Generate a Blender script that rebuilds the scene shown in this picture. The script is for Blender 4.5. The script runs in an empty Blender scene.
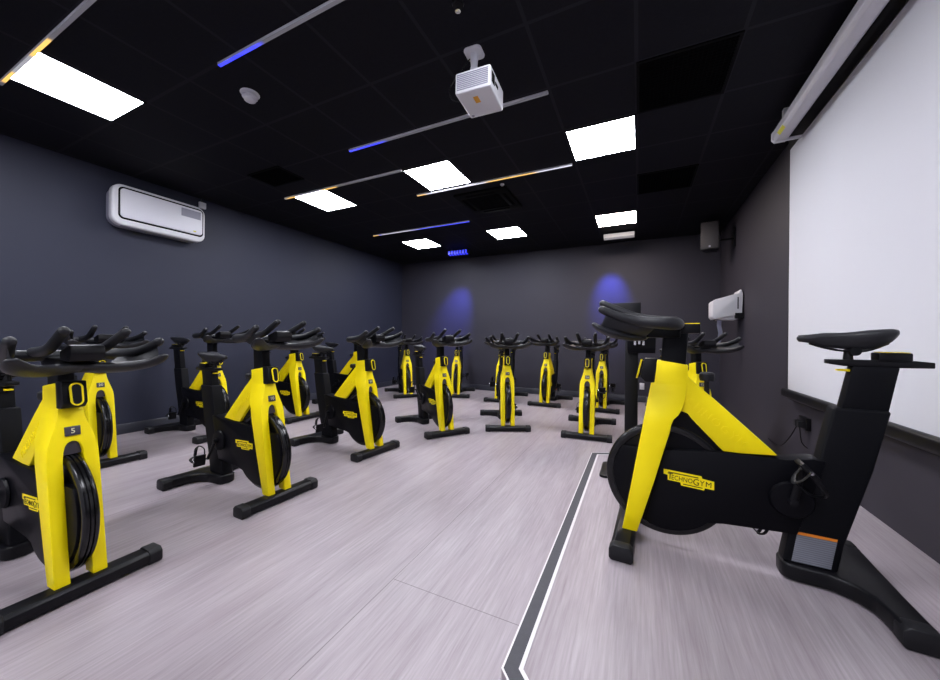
import bpy, bmesh, math, random
from mathutils import Vector, Matrix

random.seed(7)
SCN = bpy.context.scene
COL = SCN.collection
PI = math.pi

# ------------------------------------------------------------------ room numbers (metres)
XL, XR, YB, YF, ZC = -5.47, 1.283, 7.40, -2.2, 3.056
CAMZ = 1.15
STAGE = 0.12
YAW, ROLL, FPX = 0.4451, 0.0095, 352.8

# ------------------------------------------------------------------ materials
def mat(name, col, rough=0.5, metal=0.0, spec=0.5, noise=0.0, nscale=40.0, bump=0.0, bscale=300.0, coat=0.0, emit=None, es=0.0):
    m = bpy.data.materials.new(name); m.use_nodes = True
    nt = m.node_tree; b = nt.nodes['Principled BSDF']
    b.inputs['Base Color'].default_value = (*col, 1)
    b.inputs['Roughness'].default_value = rough
    b.inputs['Metallic'].default_value = metal
    b.inputs['Specular IOR Level'].default_value = spec
    b.inputs['Coat Weight'].default_value = coat
    b.inputs['Coat Roughness'].default_value = 0.08
    if emit:
        b.inputs['Emission Color'].default_value = (*emit, 1)
        b.inputs['Emission Strength'].default_value = es
    tc = nt.nodes.new('ShaderNodeTexCoord')
    if noise > 0:
        n = nt.nodes.new('ShaderNodeTexNoise'); n.inputs['Scale'].default_value = nscale; n.inputs['Detail'].default_value = 4
        nt.links.new(tc.outputs['Object'], n.inputs['Vector'])
        mr = nt.nodes.new('ShaderNodeMapRange')
        mr.inputs[3].default_value = 1 - noise; mr.inputs[4].default_value = 1 + noise
        nt.links.new(n.outputs['Fac'], mr.inputs[0])
        hs = nt.nodes.new('ShaderNodeHueSaturation'); hs.inputs['Color'].default_value = (*col, 1)
        nt.links.new(mr.outputs[0], hs.inputs['Value'])
        nt.links.new(hs.outputs['Color'], b.inputs['Base Color'])
    if bump > 0:
        n2 = nt.nodes.new('ShaderNodeTexNoise'); n2.inputs['Scale'].default_value = bscale
        nt.links.new(tc.outputs['Object'], n2.inputs['Vector'])
        bp = nt.nodes.new('ShaderNodeBump'); bp.inputs['Strength'].default_value = bump; bp.inputs['Distance'].default_value = 0.002
        nt.links.new(n2.outputs['Fac'], bp.inputs['Height'])
        nt.links.new(bp.outputs['Normal'], b.inputs['Normal'])
    return m

def floor_mat(name, rotate=False):
    m = bpy.data.materials.new(name); m.use_nodes = True
    nt = m.node_tree; L = nt.links; b = nt.nodes['Principled BSDF']
    N = nt.nodes.new
    tc = N('ShaderNodeTexCoord')
    def streak(sx, sy, scale, detail=5.0):
        mp = N('ShaderNodeMapping'); mp.inputs['Scale'].default_value = (sx, sy, 1)
        L.new(tc.outputs['Object'], mp.inputs['Vector'])
        n = N('ShaderNodeTexNoise'); n.inputs['Scale'].default_value = scale; n.inputs['Detail'].default_value = detail
        n.inputs['Roughness'].default_value = 0.65
        L.new(mp.outputs[0], n.inputs['Vector']); return n.outputs['Fac']
    fine = streak(60, 2.5, 1.5)
    broad = streak(9, 0.6, 1.0, 4)
    tint = streak(3.0, 0.35, 1.0, 2)
    cr = N('ShaderNodeValToRGB')
    cr.color_ramp.elements[0].position = 0.32; cr.color_ramp.elements[0].color = (0.205, 0.178, 0.195, 1)
    cr.color_ramp.elements[1].position = 0.68; cr.color_ramp.elements[1].color = (0.365, 0.338, 0.358, 1)
    mixf = N('ShaderNodeMath'); mixf.operation = 'MULTIPLY_ADD'; mixf.inputs[1].default_value = 0.55
    half = N('ShaderNodeMath'); half.operation = 'MULTIPLY'; half.inputs[1].default_value = 0.45
    L.new(broad, half.inputs[0]); L.new(fine, mixf.inputs[0]); L.new(half.outputs[0], mixf.inputs[2])
    L.new(mixf.outputs[0], cr.inputs['Fac'])
    # sheet joints
    sep = N('ShaderNodeSeparateXYZ'); L.new(tc.outputs['Object'], sep.inputs[0])
    def line(sock, off, period, w):
        a = N('ShaderNodeMath'); a.operation = 'SUBTRACT'; a.inputs[1].default_value = off; L.new(sock, a.inputs[0])
        p = N('ShaderNodeMath'); p.operation = 'PINGPONG'; p.inputs[1].default_value = period / 2; L.new(a.outputs[0], p.inputs[0])
        c = N('ShaderNodeMath'); c.operation = 'LESS_THAN'; c.inputs[1].default_value = w; L.new(p.outputs[0], c.inputs[0])
        return c.outputs[0]
    jx = line(sep.outputs['X'], -1.05, 2.0, 0.0016)
    jy = line(sep.outputs['Y'], 1.372, 8.0, 0.0016)
    right = N('ShaderNodeMath'); right.operation = 'GREATER_THAN'; right.inputs[1].default_value = -1.05; L.new(sep.outputs['X'], right.inputs[0])
    jy2 = N('ShaderNodeMath'); jy2.operation = 'MULTIPLY'; L.new(jy, jy2.inputs[0]); L.new(right.outputs[0], jy2.inputs[1])
    jm = N('ShaderNodeMath'); jm.operation = 'MAXIMUM'; L.new(jx, jm.inputs[0]); L.new(jy2.outputs[0], jm.inputs[1])
    tm = N('ShaderNodeMix'); tm.data_type = 'RGBA'; tm.blend_type = 'MULTIPLY'
    tm.inputs['B'].default_value = (0.94, 0.86, 0.89, 1)
    L.new(tint, tm.inputs['Factor']); L.new(cr.outputs['Color'], tm.inputs['A'])
    if not rotate:
        fin = N('ShaderNodeMix'); fin.data_type = 'RGBA'; fin.inputs['B'].default_value = (0.12, 0.105, 0.11, 1)
        L.new(jm.outputs[0], fin.inputs['Factor']); L.new(tm.outputs['Result'], fin.inputs['A'])
        L.new(fin.outputs['Result'], b.inputs['Base Color'])
    else:
        L.new(tm.outputs['Result'], b.inputs['Base Color'])
    b.inputs['Roughness'].default_value = 0.42
    b.inputs['Specular IOR Level'].default_value = 0.4
    bp = N('ShaderNodeBump'); bp.inputs['Strength'].default_value = 0.08; bp.inputs['Distance'].default_value = 0.002
    L.new(fine, bp.inputs['Height']); L.new(bp.outputs['Normal'], b.inputs['Normal'])
    return m

def ceiling_mat():
    m = bpy.data.materials.new('black_ceiling_tiles'); m.use_nodes = True
    nt = m.node_tree; L = nt.links; b = nt.nodes['Principled BSDF']; N = nt.nodes.new
    tc = N('ShaderNodeTexCoord'); sep = N('ShaderNodeSeparateXYZ'); L.new(tc.outputs['Object'], sep.inputs[0])
    def line(sock, off, w):
        a = N('ShaderNodeMath'); a.operation = 'SUBTRACT'; a.inputs[1].default_value = off; L.new(sock, a.inputs[0])
        p = N('ShaderNodeMath'); p.operation = 'PINGPONG'; p.inputs[1].default_value = 0.3; L.new(a.outputs[0], p.inputs[0])
        c = N('ShaderNodeMath'); c.operation = 'LESS_THAN'; c.inputs[1].default_value = w; L.new(p.outputs[0], c.inputs[0])
        return c.outputs[0]
    lx = line(sep.outputs['X'], -2.428, 0.012); ly = line(sep.outputs['Y'], 0.857, 0.012)
    mx = N('ShaderNodeMath'); mx.operation = 'MAXIMUM'; L.new(lx, mx.inputs[0]); L.new(ly, mx.inputs[1])
    n = N('ShaderNodeTexNoise'); n.inputs['Scale'].default_value = 60; n.inputs['Detail'].default_value = 5
    L.new(tc.outputs['Object'], n.inputs['Vector'])
    cr = N('ShaderNodeValToRGB')
    cr.color_ramp.elements[0].color = (0.0045, 0.0045, 0.0075, 1); cr.color_ramp.elements[1].color = (0.0085, 0.0085, 0.0125, 1)
    L.new(n.outputs['Fac'], cr.inputs['Fac'])
    mix = N('ShaderNodeMix'); mix.data_type = 'RGBA'; mix.inputs['B'].default_value = (0.015, 0.015, 0.020, 1)
    L.new(mx.outputs[0], mix.inputs['Factor']); L.new(cr.outputs['Color'], mix.inputs['A'])
    L.new(mix.outputs['Result'], b.inputs['Base Color'])
    b.inputs['Roughness'].default_value = 0.7; b.inputs['Specular IOR Level'].default_value = 0.12
    return m

def emis(name, col, s, base=(0.8, 0.8, 0.8)):
    m = bpy.data.materials.new(name); m.use_nodes = True
    nt = m.node_tree; b = nt.nodes['Principled BSDF']
    b.inputs['Base Color'].default_value = (*base, 1)
    b.inputs['Emission Color'].default_value = (*col, 1); b.inputs['Emission Strength'].default_value = s
    return m

def led_strip_mat(name, x0, x1, segs, base=(0.30, 0.30, 0.34)):
    """an LED tape: small diodes, lit in coloured segments along world x (object origin at the world origin)"""
    m = bpy.data.materials.new(name); m.use_nodes = True
    nt = m.node_tree; L = nt.links; b = nt.nodes['Principled BSDF']; N = nt.nodes.new
    tc = N('ShaderNodeTexCoord'); sep = N('ShaderNodeSeparateXYZ'); L.new(tc.outputs['Object'], sep.inputs[0])
    mr = N('ShaderNodeMapRange'); mr.inputs[1].default_value = x0; mr.inputs[2].default_value = x1
    L.new(sep.outputs['X'], mr.inputs[0])
    cr = N('ShaderNodeValToRGB'); cr.color_ramp.interpolation = 'LINEAR'
    els = cr.color_ramp.elements
    els[0].position = 0.0; els[0].color = (*segs[0][1], 1)
    els[1].position = 1.0; els[1].color = (*segs[-1][1], 1)
    for p, c in segs[1:-1]:
        e = els.new(p); e.color = (*c, 1)
    L.new(mr.outputs[0], cr.inputs['Fac'])
    b.inputs['Base Color'].default_value = (*base, 1)
    b.inputs['Roughness'].default_value = 0.35
    L.new(cr.outputs['Color'], b.inputs['Emission Color'])
    b.inputs['Emission Strength'].default_value = 1.0
    return m

def sticker_mat():
    m = bpy.data.materials.new('printed_sticker'); m.use_nodes = True
    nt = m.node_tree; L = nt.links; b = nt.nodes['Principled BSDF']; N = nt.nodes.new
    tc = N('ShaderNodeTexCoord'); sep = N('ShaderNodeSeparateXYZ'); L.new(tc.outputs['Object'], sep.inputs[0])
    p = N('ShaderNodeMath'); p.operation = 'PINGPONG'; p.inputs[1].default_value = 0.0045; L.new(sep.outputs['Z'], p.inputs[0])
    c = N('ShaderNodeMath'); c.operation = 'LESS_THAN'; c.inputs[1].default_value = 0.0016; L.new(p.outputs[0], c.inputs[0])
    mix = N('ShaderNodeMix'); mix.data_type = 'RGBA'
    mix.inputs['A'].default_value = (0.19, 0.20, 0.235, 1); mix.inputs['B'].default_value = (0.12, 0.125, 0.15, 1)
    L.new(c.outputs[0], mix.inputs['Factor']); L.new(mix.outputs['Result'], b.inputs['Base Color'])
    b.inputs['Roughness'].default_value = 0.45
    return m

M = dict(
    yellow=mat('yellow_paint', (0.92, 0.74, 0.0), 0.48, spec=0.3, noise=0.02, nscale=15, bump=0.05, bscale=500),
    black=mat('black_plastic', (0.0042, 0.0042, 0.0055), 0.38, spec=0.18, bump=0.06, bscale=700),
    shell=mat('dark_shell_plastic', (0.0030, 0.0030, 0.0045), 0.36, spec=0.1, bump=0.05, bscale=600),
    column=mat('matte_column_plastic', (0.0040, 0.0042, 0.0058), 0.5, spec=0.1, bump=0.06, bscale=700),
    gloss=mat('glossy_black', (0.0045, 0.0045, 0.0055), 0.24, spec=0.3, coat=0.12),
    wheel=mat('flywheel_black', (0.004, 0.004, 0.005), 0.3, spec=0.2),
    rubber=mat('grip_rubber', (0.0085, 0.009, 0.012), 0.46, spec=0.4, bump=0.1, bscale=900),
    base=mat('black_base_metal', (0.0045, 0.0045, 0.006), 0.38, spec=0.2, bump=0.05, bscale=500),
    cap=mat('rubber_cap', (0.009, 0.009, 0.011), 0.55, spec=0.25),
    plate=mat('number_plate_grey', (0.045, 0.04, 0.055), 0.4),
    digit=mat('pale_digit', (0.75, 0.72, 0.45), 0.5),
    chrome=mat('chrome', (0.62, 0.62, 0.64), 0.18, metal=1.0),
    silver=mat('silver_plastic', (0.32, 0.32, 0.35), 0.35, metal=0.6),
    screenpad=mat('console_face', (0.10, 0.10, 0.115), 0.25),
    sticker=sticker_mat(),
    orange=mat('orange_print', (0.75, 0.22, 0.01), 0.5),
    wall=mat('matte_charcoal_paint', (0.0195, 0.022, 0.041), 0.62, spec=0.35, noise=0.05, nscale=3, bump=0.05, bscale=250),
    wallb=mat('matte_violet_charcoal_paint', (0.0245, 0.0235, 0.036), 0.62, spec=0.35, noise=0.05, nscale=3, bump=0.05, bscale=250),  # same charcoal paint; violet cast of the light put into the colour
    pale=mat('pale_painted_wall', (0.62, 0.62, 0.65), 0.6, noise=0.02, nscale=3),  # unseen wall, made pale to bounce fill onto the bikes
    wallr=mat('matte_plum_charcoal_paint', (0.029, 0.0255, 0.035), 0.62, spec=0.35, noise=0.05, nscale=3, bump=0.05, bscale=250),  # same charcoal paint again, tinted for the warm light on this wall
    skirt=mat('skirting_charcoal', (0.017, 0.0185, 0.030), 0.5, noise=0.04),
    floor=floor_mat('grey_vinyl_floor'),
    stagef=floor_mat('grey_vinyl_stage', True),
    ceil=ceiling_mat(),
    nosing=mat('dark_nosing', (0.030, 0.030, 0.039), 0.6, noise=0.2, nscale=60, bump=0.15, bscale=400),
    whiteline=mat('white_line', (0.60, 0.58, 0.59), 0.5, noise=0.03),
    white=mat('white_plastic', (0.60, 0.60, 0.64), 0.35, noise=0.01),
    offwhite=mat('lavender_white_plastic', (0.62, 0.62, 0.68), 0.4, noise=0.01),
    grille=mat('grey_grille', (0.22, 0.22, 0.28), 0.5),
    dark=mat('dark_void', (0.0015, 0.0015, 0.002), 0.8, spec=0.03),
    vent=mat('vent_black', (0.0035, 0.0035, 0.004), 0.7, spec=0.06),
    screen=mat('projection_screen_white', (0.575, 0.575, 0.61), 0.85, spec=0.1, bump=0.03, bscale=150),
    border=mat('screen_border_black', (0.012, 0.012, 0.014), 0.6),
    alu=mat('lavender_housing', (0.55, 0.54, 0.58), 0.38, noise=0.01),
    paper=mat('paper_towel', (0.66, 0.68, 0.85), 0.8, noise=0.04, nscale=20),
    speakergrille=mat('speaker_grille', (0.032, 0.029, 0.032), 0.55, noise=0.15, nscale=200),
    amberlabel=mat('amber_label', (0.70, 0.33, 0.02), 0.5),
    limelabel=mat('lime_label', (0.55, 0.52, 0.03), 0.5),
    panelframe=mat('panel_frame_white', (0.7, 0.7, 0.7), 0.4),
    cool=emis('cool_light_panel', (0.91, 0.92, 1.0), 32.0),
    warm=emis('warm_light_panel', (1.0, 0.86, 0.80), 32.0),
    blue=emis('blue_diodes', (0.03, 0.04, 1.0), 0.8, (0.05, 0.05, 0.2)),
    barlens=emis('bar_lens', (0.92, 0.86, 0.9), 0.16, (0.2, 0.2, 0.2)),
)

# ------------------------------------------------------------------ mesh helpers
def finish(bm, name, m, parent=None, sharp=38, bevel=0.0, seg=2, mesh_only=False):
    bmesh.ops.remove_doubles(bm, verts=bm.verts, dist=1e-6)
    bmesh.ops.recalc_face_normals(bm, faces=bm.faces)
    if bevel > 0:
        ed = [e for e in bm.edges if len(e.link_faces) == 2 and e.calc_face_angle(0) > math.radians(25)]
        bmesh.ops.bevel(bm, geom=ed, offset=bevel, segments=seg, profile=0.5, affect='EDGES', clamp_overlap=True)
        bmesh.ops.recalc_face_normals(bm, faces=bm.faces)
    for f in bm.faces: f.smooth = True
    for e in bm.edges:
        if len(e.link_faces) != 2 or e.calc_face_angle(0) > math.radians(sharp): e.smooth = False
    me = bpy.data.meshes.new(name); bm.to_mesh(me); bm.free()
    if m is not None: me.materials.append(m)
    return link(name, me, parent)

def link(name, me, parent=None):
    o = bpy.data.objects.new(name, me); COL.objects.link(o)
    if parent is not None: o.parent = parent
    return o

ident = lambda p: Vector(p)

def b_box(bm, lo, hi, f=ident):
    vs = [bm.verts.new(f((x, y, z))) for x in (lo[0], hi[0]) for y in (lo[1], hi[1]) for z in (lo[2], hi[2])]
    for q in ((0, 1, 3, 2), (4, 6, 7, 5), (0, 4, 5, 1), (2, 3, 7, 6), (0, 2, 6, 4), (1, 5, 7, 3)):
        bm.faces.new([vs[i] for i in q])

def b_prism(bm, pts, a, b, axis='y', f=ident):
    """polygon extruded along an axis: axis y -> pts are (x,z); z -> (x,y); x -> (y,z)"""
    def P(p, t):
        return {'y': (p[0], t, p[1]), 'z': (p[0], p[1], t), 'x': (t, p[0], p[1])}[axis]
    A = [bm.verts.new(f(P(p, a))) for p in pts]; B = [bm.verts.new(f(P(p, b))) for p in pts]
    n = len(pts)
    bm.faces.new(A); bm.faces.new(B[::-1])
    for i in range(n):
        bm.faces.new((A[i], A[(i + 1) % n], B[(i + 1) % n], B[i]))

def b_lathe(bm, prof, c, axis='y', n=48, f=ident, closed=False):
    """profile of (radius, along) turned about an axis through c"""
    rings = []
    for r, t in prof:
        ring = []
        if r < 1e-6:
            p = {'y': (c[0], c[1] + t, c[2]), 'z': (c[0], c[1], c[2] + t), 'x': (c[0] + t, c[1], c[2])}[axis]
            rings.append([bm.verts.new(f(p))]); continue
        for k in range(n):
            a = 2 * PI * k / n; u, v = r * math.cos(a), r * math.sin(a)
            p = {'y': (c[0] + u, c[1] + t, c[2] + v), 'z': (c[0] + u, c[1] + v, c[2] + t), 'x': (c[0] + t, c[1] + u, c[2] + v)}[axis]
            ring.append(bm.verts.new(f(p)))
        rings.append(ring)
    m = len(rings)
    for i in range(m if closed else m - 1):
        A, B = rings[i], rings[(i + 1) % m]
        for k in range(n):
            k2 = (k + 1) % n
            if len(A) == 1 and len(B) == 1: continue
            if len(A) == 1: bm.faces.new((A[0], B[k], B[k2]))
            elif len(B) == 1: bm.faces.new((A[k], B[0], A[k2]))
            else: bm.faces.new((A[k], B[k], B[k2], A[k2]))

def smooth_path(pts, sub=5):
    """Catmull-Rom through points (tuples of any length)"""
    out = []
    P = [pts[0]] + list(pts) + [pts[-1]]
    for i in range(1, len(P) - 2):
        for k in range(sub):
            t = k / sub
            out.append(tuple(0.5 * (2 * b + (-a + c) * t + (2 * a - 5 * b + 4 * c - d) * t * t + (-a + 3 * b - 3 * c + d) * t ** 3)
                             for a, b, c, d in zip(P[i - 1], P[i], P[i + 1], P[i + 2])))
    out.append(tuple(pts[-1])); return out

def b_tube(bm, pts, f=ident, n=12, up=(0, 0, 1), sub=5, round_end=True):
    """pts (x,y,z,ra,rb): elliptic sweep, ra sideways (perpendicular to up), rb along up"""
    pts = smooth_path(pts, sub) if sub > 1 else [tuple(p) for p in pts]
    if round_end:
        def cap(p, q):
            d = Vector(p[:3]) - Vector(q[:3]); d.normalize(); r = min(p[3], p[4])
            return [tuple(Vector(p[:3]) + d * r * k) + (p[3] * s, p[4] * s) for k, s in ((0.5, 0.86), (0.85, 0.52), (0.98, 0.18))]
        pts = cap(pts[0], pts[1])[::-1] + pts + cap(pts[-1], pts[-2])
    rings = []
    U = Vector(up)
    for i, p in enumerate(pts):
        a = Vector(pts[max(0, i - 1)][:3]); b = Vector(pts[min(len(pts) - 1, i + 1)][:3])
        t = (b - a).normalized()
        s = t.cross(U)
        if s.length < 1e-4: s = t.cross(Vector((1, 0, 0)))
        s.normalize(); w = s.cross(t).normalized()
        c = Vector(p[:3])
        rings.append([bm.verts.new(f(c + s * p[3] * math.cos(2 * PI * k / n) + w * p[4] * math.sin(2 * PI * k / n))) for k in range(n)])
    for A, B in zip(rings, rings[1:]):
        for k in range(n):
            bm.faces.new((A[k], A[(k + 1) % n], B[(k + 1) % n], B[k]))
    bm.faces.new(rings[0][::-1]); bm.faces.new(rings[-1])

def rrect(x0, z0, x1, z1, r, n=5):
    out = []
    for cx, cz, a0 in ((x1 - r, z1 - r, 0), (x0 + r, z1 - r, 90), (x0 + r, z0 + r, 180), (x1 - r, z0 + r, 270)):
        for k in range(n + 1):
            a = math.radians(a0 + 90 * k / n); out.append((cx + r * math.cos(a), cz + r * math.sin(a)))
    return out

def text_mesh(txt, size, depth=0.0, spacing=1.0):
    cu = bpy.data.curves.new('lettering', 'FONT'); cu.body = txt; cu.size = size; cu.extrude = depth
    cu.align_x = 'CENTER'; cu.align_y = 'CENTER'; cu.space_character = spacing; cu.resolution_u = 3
    o = bpy.data.objects.new('lettering', cu); COL.objects.link(o)
    dg = bpy.context.evaluated_depsgraph_get(); dg.update()
    me = bpy.data.meshes.new_from_object(o.evaluated_get(dg), depsgraph=dg)
    bpy.data.objects.remove(o); bpy.data.curves.remove(cu)
    return me

def place_mesh(me, origin, u, v, sx=1.0, sy=1.0):
    """map mesh x -> u, y -> v, z -> u x v"""
    u = Vector(u).normalized(); v = Vector(v).normalized(); w = u.cross(v)
    for p in me.vertices:
        c = p.co.copy(); p.co = Vector(origin) + u * c.x * sx + v * c.y * sy + w * c.z
    return me

def empty(name, label=None, cat=None, group=None, loc=(0, 0, 0), rz=0):
    o = bpy.data.objects.new(name, None); COL.objects.link(o); o.location = loc; o.rotation_euler = (0, 0, rz)
    o.empty_display_size = 0.1
    if label: o['label'] = label
    if cat: o['category'] = cat
    if group: o['group'] = group
    return o

def tag(o, label, cat, group=None):
    o['label'] = label; o['category'] = cat
    if group: o['group'] = group
    return o

def struct(o):
    o['kind'] = 'structure'; return o

def quick(name, m, build, parent=None, **kw):
    bm = bmesh.new(); build(bm); return finish(bm, name, m, parent, **kw)

# ------------------------------------------------------------------ the room
def wall_box(name, lo, hi, m):
    return struct(quick(name, m, lambda bm: b_box(bm, lo, hi)))

T = 0.12
wall_box('floor', (XL - T, YF - T, -0.15), (XR + T, YB + T, 0.0), M['floor'])
wall_box('ceiling', (XL - T, YF - T, ZC), (XR + T, YB + T, ZC + 0.1), M['ceil'])
wall_box('wall_left', (XL - T, YF - T, 0), (XL, YB + T, ZC), M['wall'])
wall_box('wall_back', (XL, YB, 0), (XR, YB + T, ZC), M['wallb'])
wall_box('wall_right', (XR, YF - T, 0), (XR + T, YB + T, ZC), M['wallr'])
wall_box('wall_front', (XL, YF - T, 0), (XR, YF, ZC), M['pale'])  # out of view; its pale colour is there for front fill
def skirt_profile(bm, kind):
    if kind == 'l': b_prism(bm, [(XL, 0), (XL + 0.018, 0), (XL + 0.018, 0.10), (XL + 0.008, 0.118), (XL, 0.118)], YF, YB, 'y')
    else: b_prism(bm, [(YB, 0), (YB, 0.118), (YB - 0.008, 0.118), (YB - 0.018, 0.10), (YB - 0.018, 0)], XL + 0.018, XR, 'x')
struct(quick('baseboard_left', M['skirt'], lambda bm: skirt_profile(bm, 'l')))
struct(quick('baseboard_back', M['skirt'], lambda bm: skirt_profile(bm, 'b')))

# low stage with a dark nosing edged by two white lines
SX, SY0, SY1 = -0.379, 1.046, 3.417
def stage_outline(d):
    """outline moved inwards by d (metres)"""
    k = math.tan(math.radians(22.5)); k2 = math.tan(math.radians(32.5))
    a = (SX + d, SY0 + d * k)
    b = (SX + d, SY1 - d * k2)
    e = 1.15
    far = (XR, b[1] + (XR - b[0]) * math.tan(math.radians(25)))
    near = (a[0] + e, a[1] - e)
    return [a, b, far, (XR, near[1]), near]
struct(quick('floor_stage', M['stagef'], lambda bm: b_prism(bm, stage_outline(0.0), 0.0, STAGE - 0.002, 'z')))
def band(bm, d0, d1, z0, z1):
    A = stage_outline(d0)[:3]; B = stage_outline(d1)[:3]
    A = [stage_outline(d0)[4]] + A; B = [stage_outline(d1)[4]] + B
    rings = [[bm.verts.new((*p, z)) for p, z in ((A[i], z0), (A[i], z1), (B[i], z1), (B[i], z0))] for i in range(4)]
    for R, Q in zip(rings, rings[1:]):
        for k in range(4): bm.faces.new((R[k], R[(k + 1) % 4], Q[(k + 1) % 4], Q[k]))
    bm.faces.new(rings[0]); bm.faces.new(rings[-1][::-1])
struct(quick('trim_1', M['whiteline'], lambda bm: band(bm, 0.0, 0.006, STAGE - 0.0025, STAGE + 0.001)))
struct(quick('trim_2', M['nosing'], lambda bm: band(bm, 0.006, 0.050, STAGE - 0.0025, STAGE + 0.0008)))
struct(quick('trim_3', M['whiteline'], lambda bm: band(bm, 0.050, 0.063, STAGE - 0.0025, STAGE + 0.001)))

# ------------------------------------------------------------------ the spin bike
SC = 0.975
RS = 0.4
def V(p):  # side-elevation coordinates (s rearwards, y to the rider's left, z up) -> bike space
    return Vector(((RS - p[0]) * SC, p[1] * SC, p[2] * SC))

def make_bike():
    root = empty('spin_bike')
    def part(name, m, build, parent=root, **kw):
        return quick(name, M[m], build, parent, **kw)
    # --- front stabilizer
    def stab(bm):
        s0, s1, z0, z1 = -0.110, -0.010, 0.012, 0.068
        b_prism(bm, [(s0, z0), (s1, z0), (s1, z1 - 0.014), (s1 - 0.016, z1), (s0 + 0.016, z1), (s0, z1 - 0.014)], -0.245, 0.245, 'y', V)
    st = part('front_stabilizer', 'base', stab, bevel=0.003)
    for sg in (-1, 1):
        def cap(bm, sg=sg):
            a, b = sorted((0.232 * sg, 0.29 * sg))
            s0, s1, z1 = -0.114, -0.006, 0.074
            b_prism(bm, [(s0 + 0.01, 0.0), (s1 - 0.01, 0.0), (s1, 0.01), (s1, z1 - 0.018), (s1 - 0.018, z1), (s0 + 0.018, z1), (s0, z1 - 0.018), (s0, 0.01)], a, b, 'y', V)
        part('end_cap', 'cap', cap, st, bevel=0.006)
    # --- fork and neck, one sheet-like casting
    rows = [(0.066, -0.071, 0.000, .088, .036), (0.335, -0.026, 0.075, .088, .036), (0.53, 0.006, 0.125, .088, .036), (0.60, 0.018, 0.144, .0875, .0355),
            (0.64, 0.024, 0.151, .086, .032), (0.665, 0.028, 0.160, .083, .026), (0.68, 0.0305, 0.173, .080, .017), (0.687, 0.032, 0.180, .078, 0.0),
            (0.72, 0.037, 0.197, .068, 0), (0.76, 0.044, 0.208, .056, 0), (0.795, 0.050, 0.214, .047, 0), (0.838, 0.057, 0.218, .042, 0),
            (0.842, 0.070, 0.219, .042, 0), (0.90, 0.076, 0.221, .042, 0), (0.950, 0.082, 0.223, .042, 0)]
    def fork(bm):
        for sg in (-1, 1):
            R = []
            for i, (z, sf, sr, yo, yi) in enumerate(rows):
                zf = z + 0.010 if i == len(rows) - 1 else z
                zr = z - 0.012 if i == len(rows) - 1 else z
                R.append([bm.verts.new(V((sf, sg * yo, zf))), bm.verts.new(V((sf, sg * yi, zf))), bm.verts.new(V((sr, sg * yi, zr))), bm.verts.new(V((sr, sg * yo, zr)))])
            for i in range(len(rows) - 1):
                A, B = R[i], R[i + 1]
                for k in range(4):
                    if k == 1 and rows[i][4] == 0 and rows[i + 1][4] == 0: continue
                    bm.faces.new((A[k], A[(k + 1) % 4], B[(k + 1) % 4], B[k]))
            bm.faces.new(R[0][::-1]); bm.faces.new(R[-1])
    part('fork', 'yellow', fork, bevel=0.0045, sharp=30)
    part('arch_panel', 'plate', lambda bm: b_prism(bm, [(-0.036, 0.622), (0.036, 0.622), (0.034, 0.648), (0.026, 0.670), (0.014, 0.684), (-0.014, 0.684), (-0.026, 0.670), (-0.034, 0.648)], 0.046, 0.054, 'x', V))
    part('frame_liner', 'shell', lambda bm: b_prism(bm, [(0.135, 0.50), (0.37, 0.50), (0.37, 0.545), (0.225, 0.705), (0.15, 0.71)], -0.022, 0.022, 'y', V))
    # --- diagonal spar
    spar_pts = [(0.205, 0.905), (0.222, 0.877), (0.330, 0.778), (0.434, 0.677), (0.573, 0.541), (0.433, 0.530), (0.369, 0.529), (0.238, 0.672), (0.222, 0.696), (0.19, 0.706), (0.165, 0.71), (0.15, 0.78), (0.15, 0.90)]
    sp = part('diagonal_spar', 'yellow', lambda bm: b_prism(bm, spar_pts, -0.041, 0.041, 'y', V), bevel=0.005)
    for sg in (1, -1):
        me = text_mesh('TECHNOGYM', 0.052, 0.0022, 1.22)
        a = V((0.175, 0, 0.800)); b = V((0.445, 0, 0.576))
        mid = (a + b) / 2; d = (b - a).normalized()
        u = d if sg > 0 else -d
        # viewer's right on the left side of the bike is rearwards
        n = Vector((0, sg, 0)); v = n.cross(u)
        place_mesh(me, (mid.x, sg * (0.0412 * SC), mid.z), u, v)
        me.materials.append(M['yellow']); link('embossed_lettering', me, sp)
    # --- neck front: black plate with the brake lever
    part('neck_plate', 'black', lambda bm: b_prism(bm, [(0.006, 0.868), (0.030, 0.842), (0.080, 0.840), (0.088, 0.966), (0.026, 0.966)], -0.0415, 0.0415, 'y', V), bevel=0.004)
    def lever_ring(bm):
        out = rrect(-0.023, -0.052, 0.023, 0.052, 0.0225, 7); inn = rrect(-0.0165, -0.0455, 0.0165, 0.0455, 0.016, 7)
        def f(p, t): return V((0.004 - t + 0.22 * p[1], p[0] * (1 - 2.2 * max(0, -p[1])), 0.908 + p[1]))
        n = len(out)
        for t in (0.0, 0.022): pass
        A0 = [bm.verts.new(f(p, 0)) for p in out]; A1 = [bm.verts.new(f(p, 0.009)) for p in out]
        B0 = [bm.verts.new(f(p, 0)) for p in inn]; B1 = [bm.verts.new(f(p, 0.009)) for p in inn]
        for i in range(n):
            j = (i + 1) % n
            bm.faces.new((A0[i], A0[j], A1[j], A1[i])); bm.faces.new((B0[j], B0[i], B1[i], B1[j]))
            bm.faces.new((A1[i], A1[j], B1[j], B1[i])); bm.faces.new((A0[j], A0[i], B0[i], B0[j]))
    lv = part('brake_lever', 'yellow', lever_ring)
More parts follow.
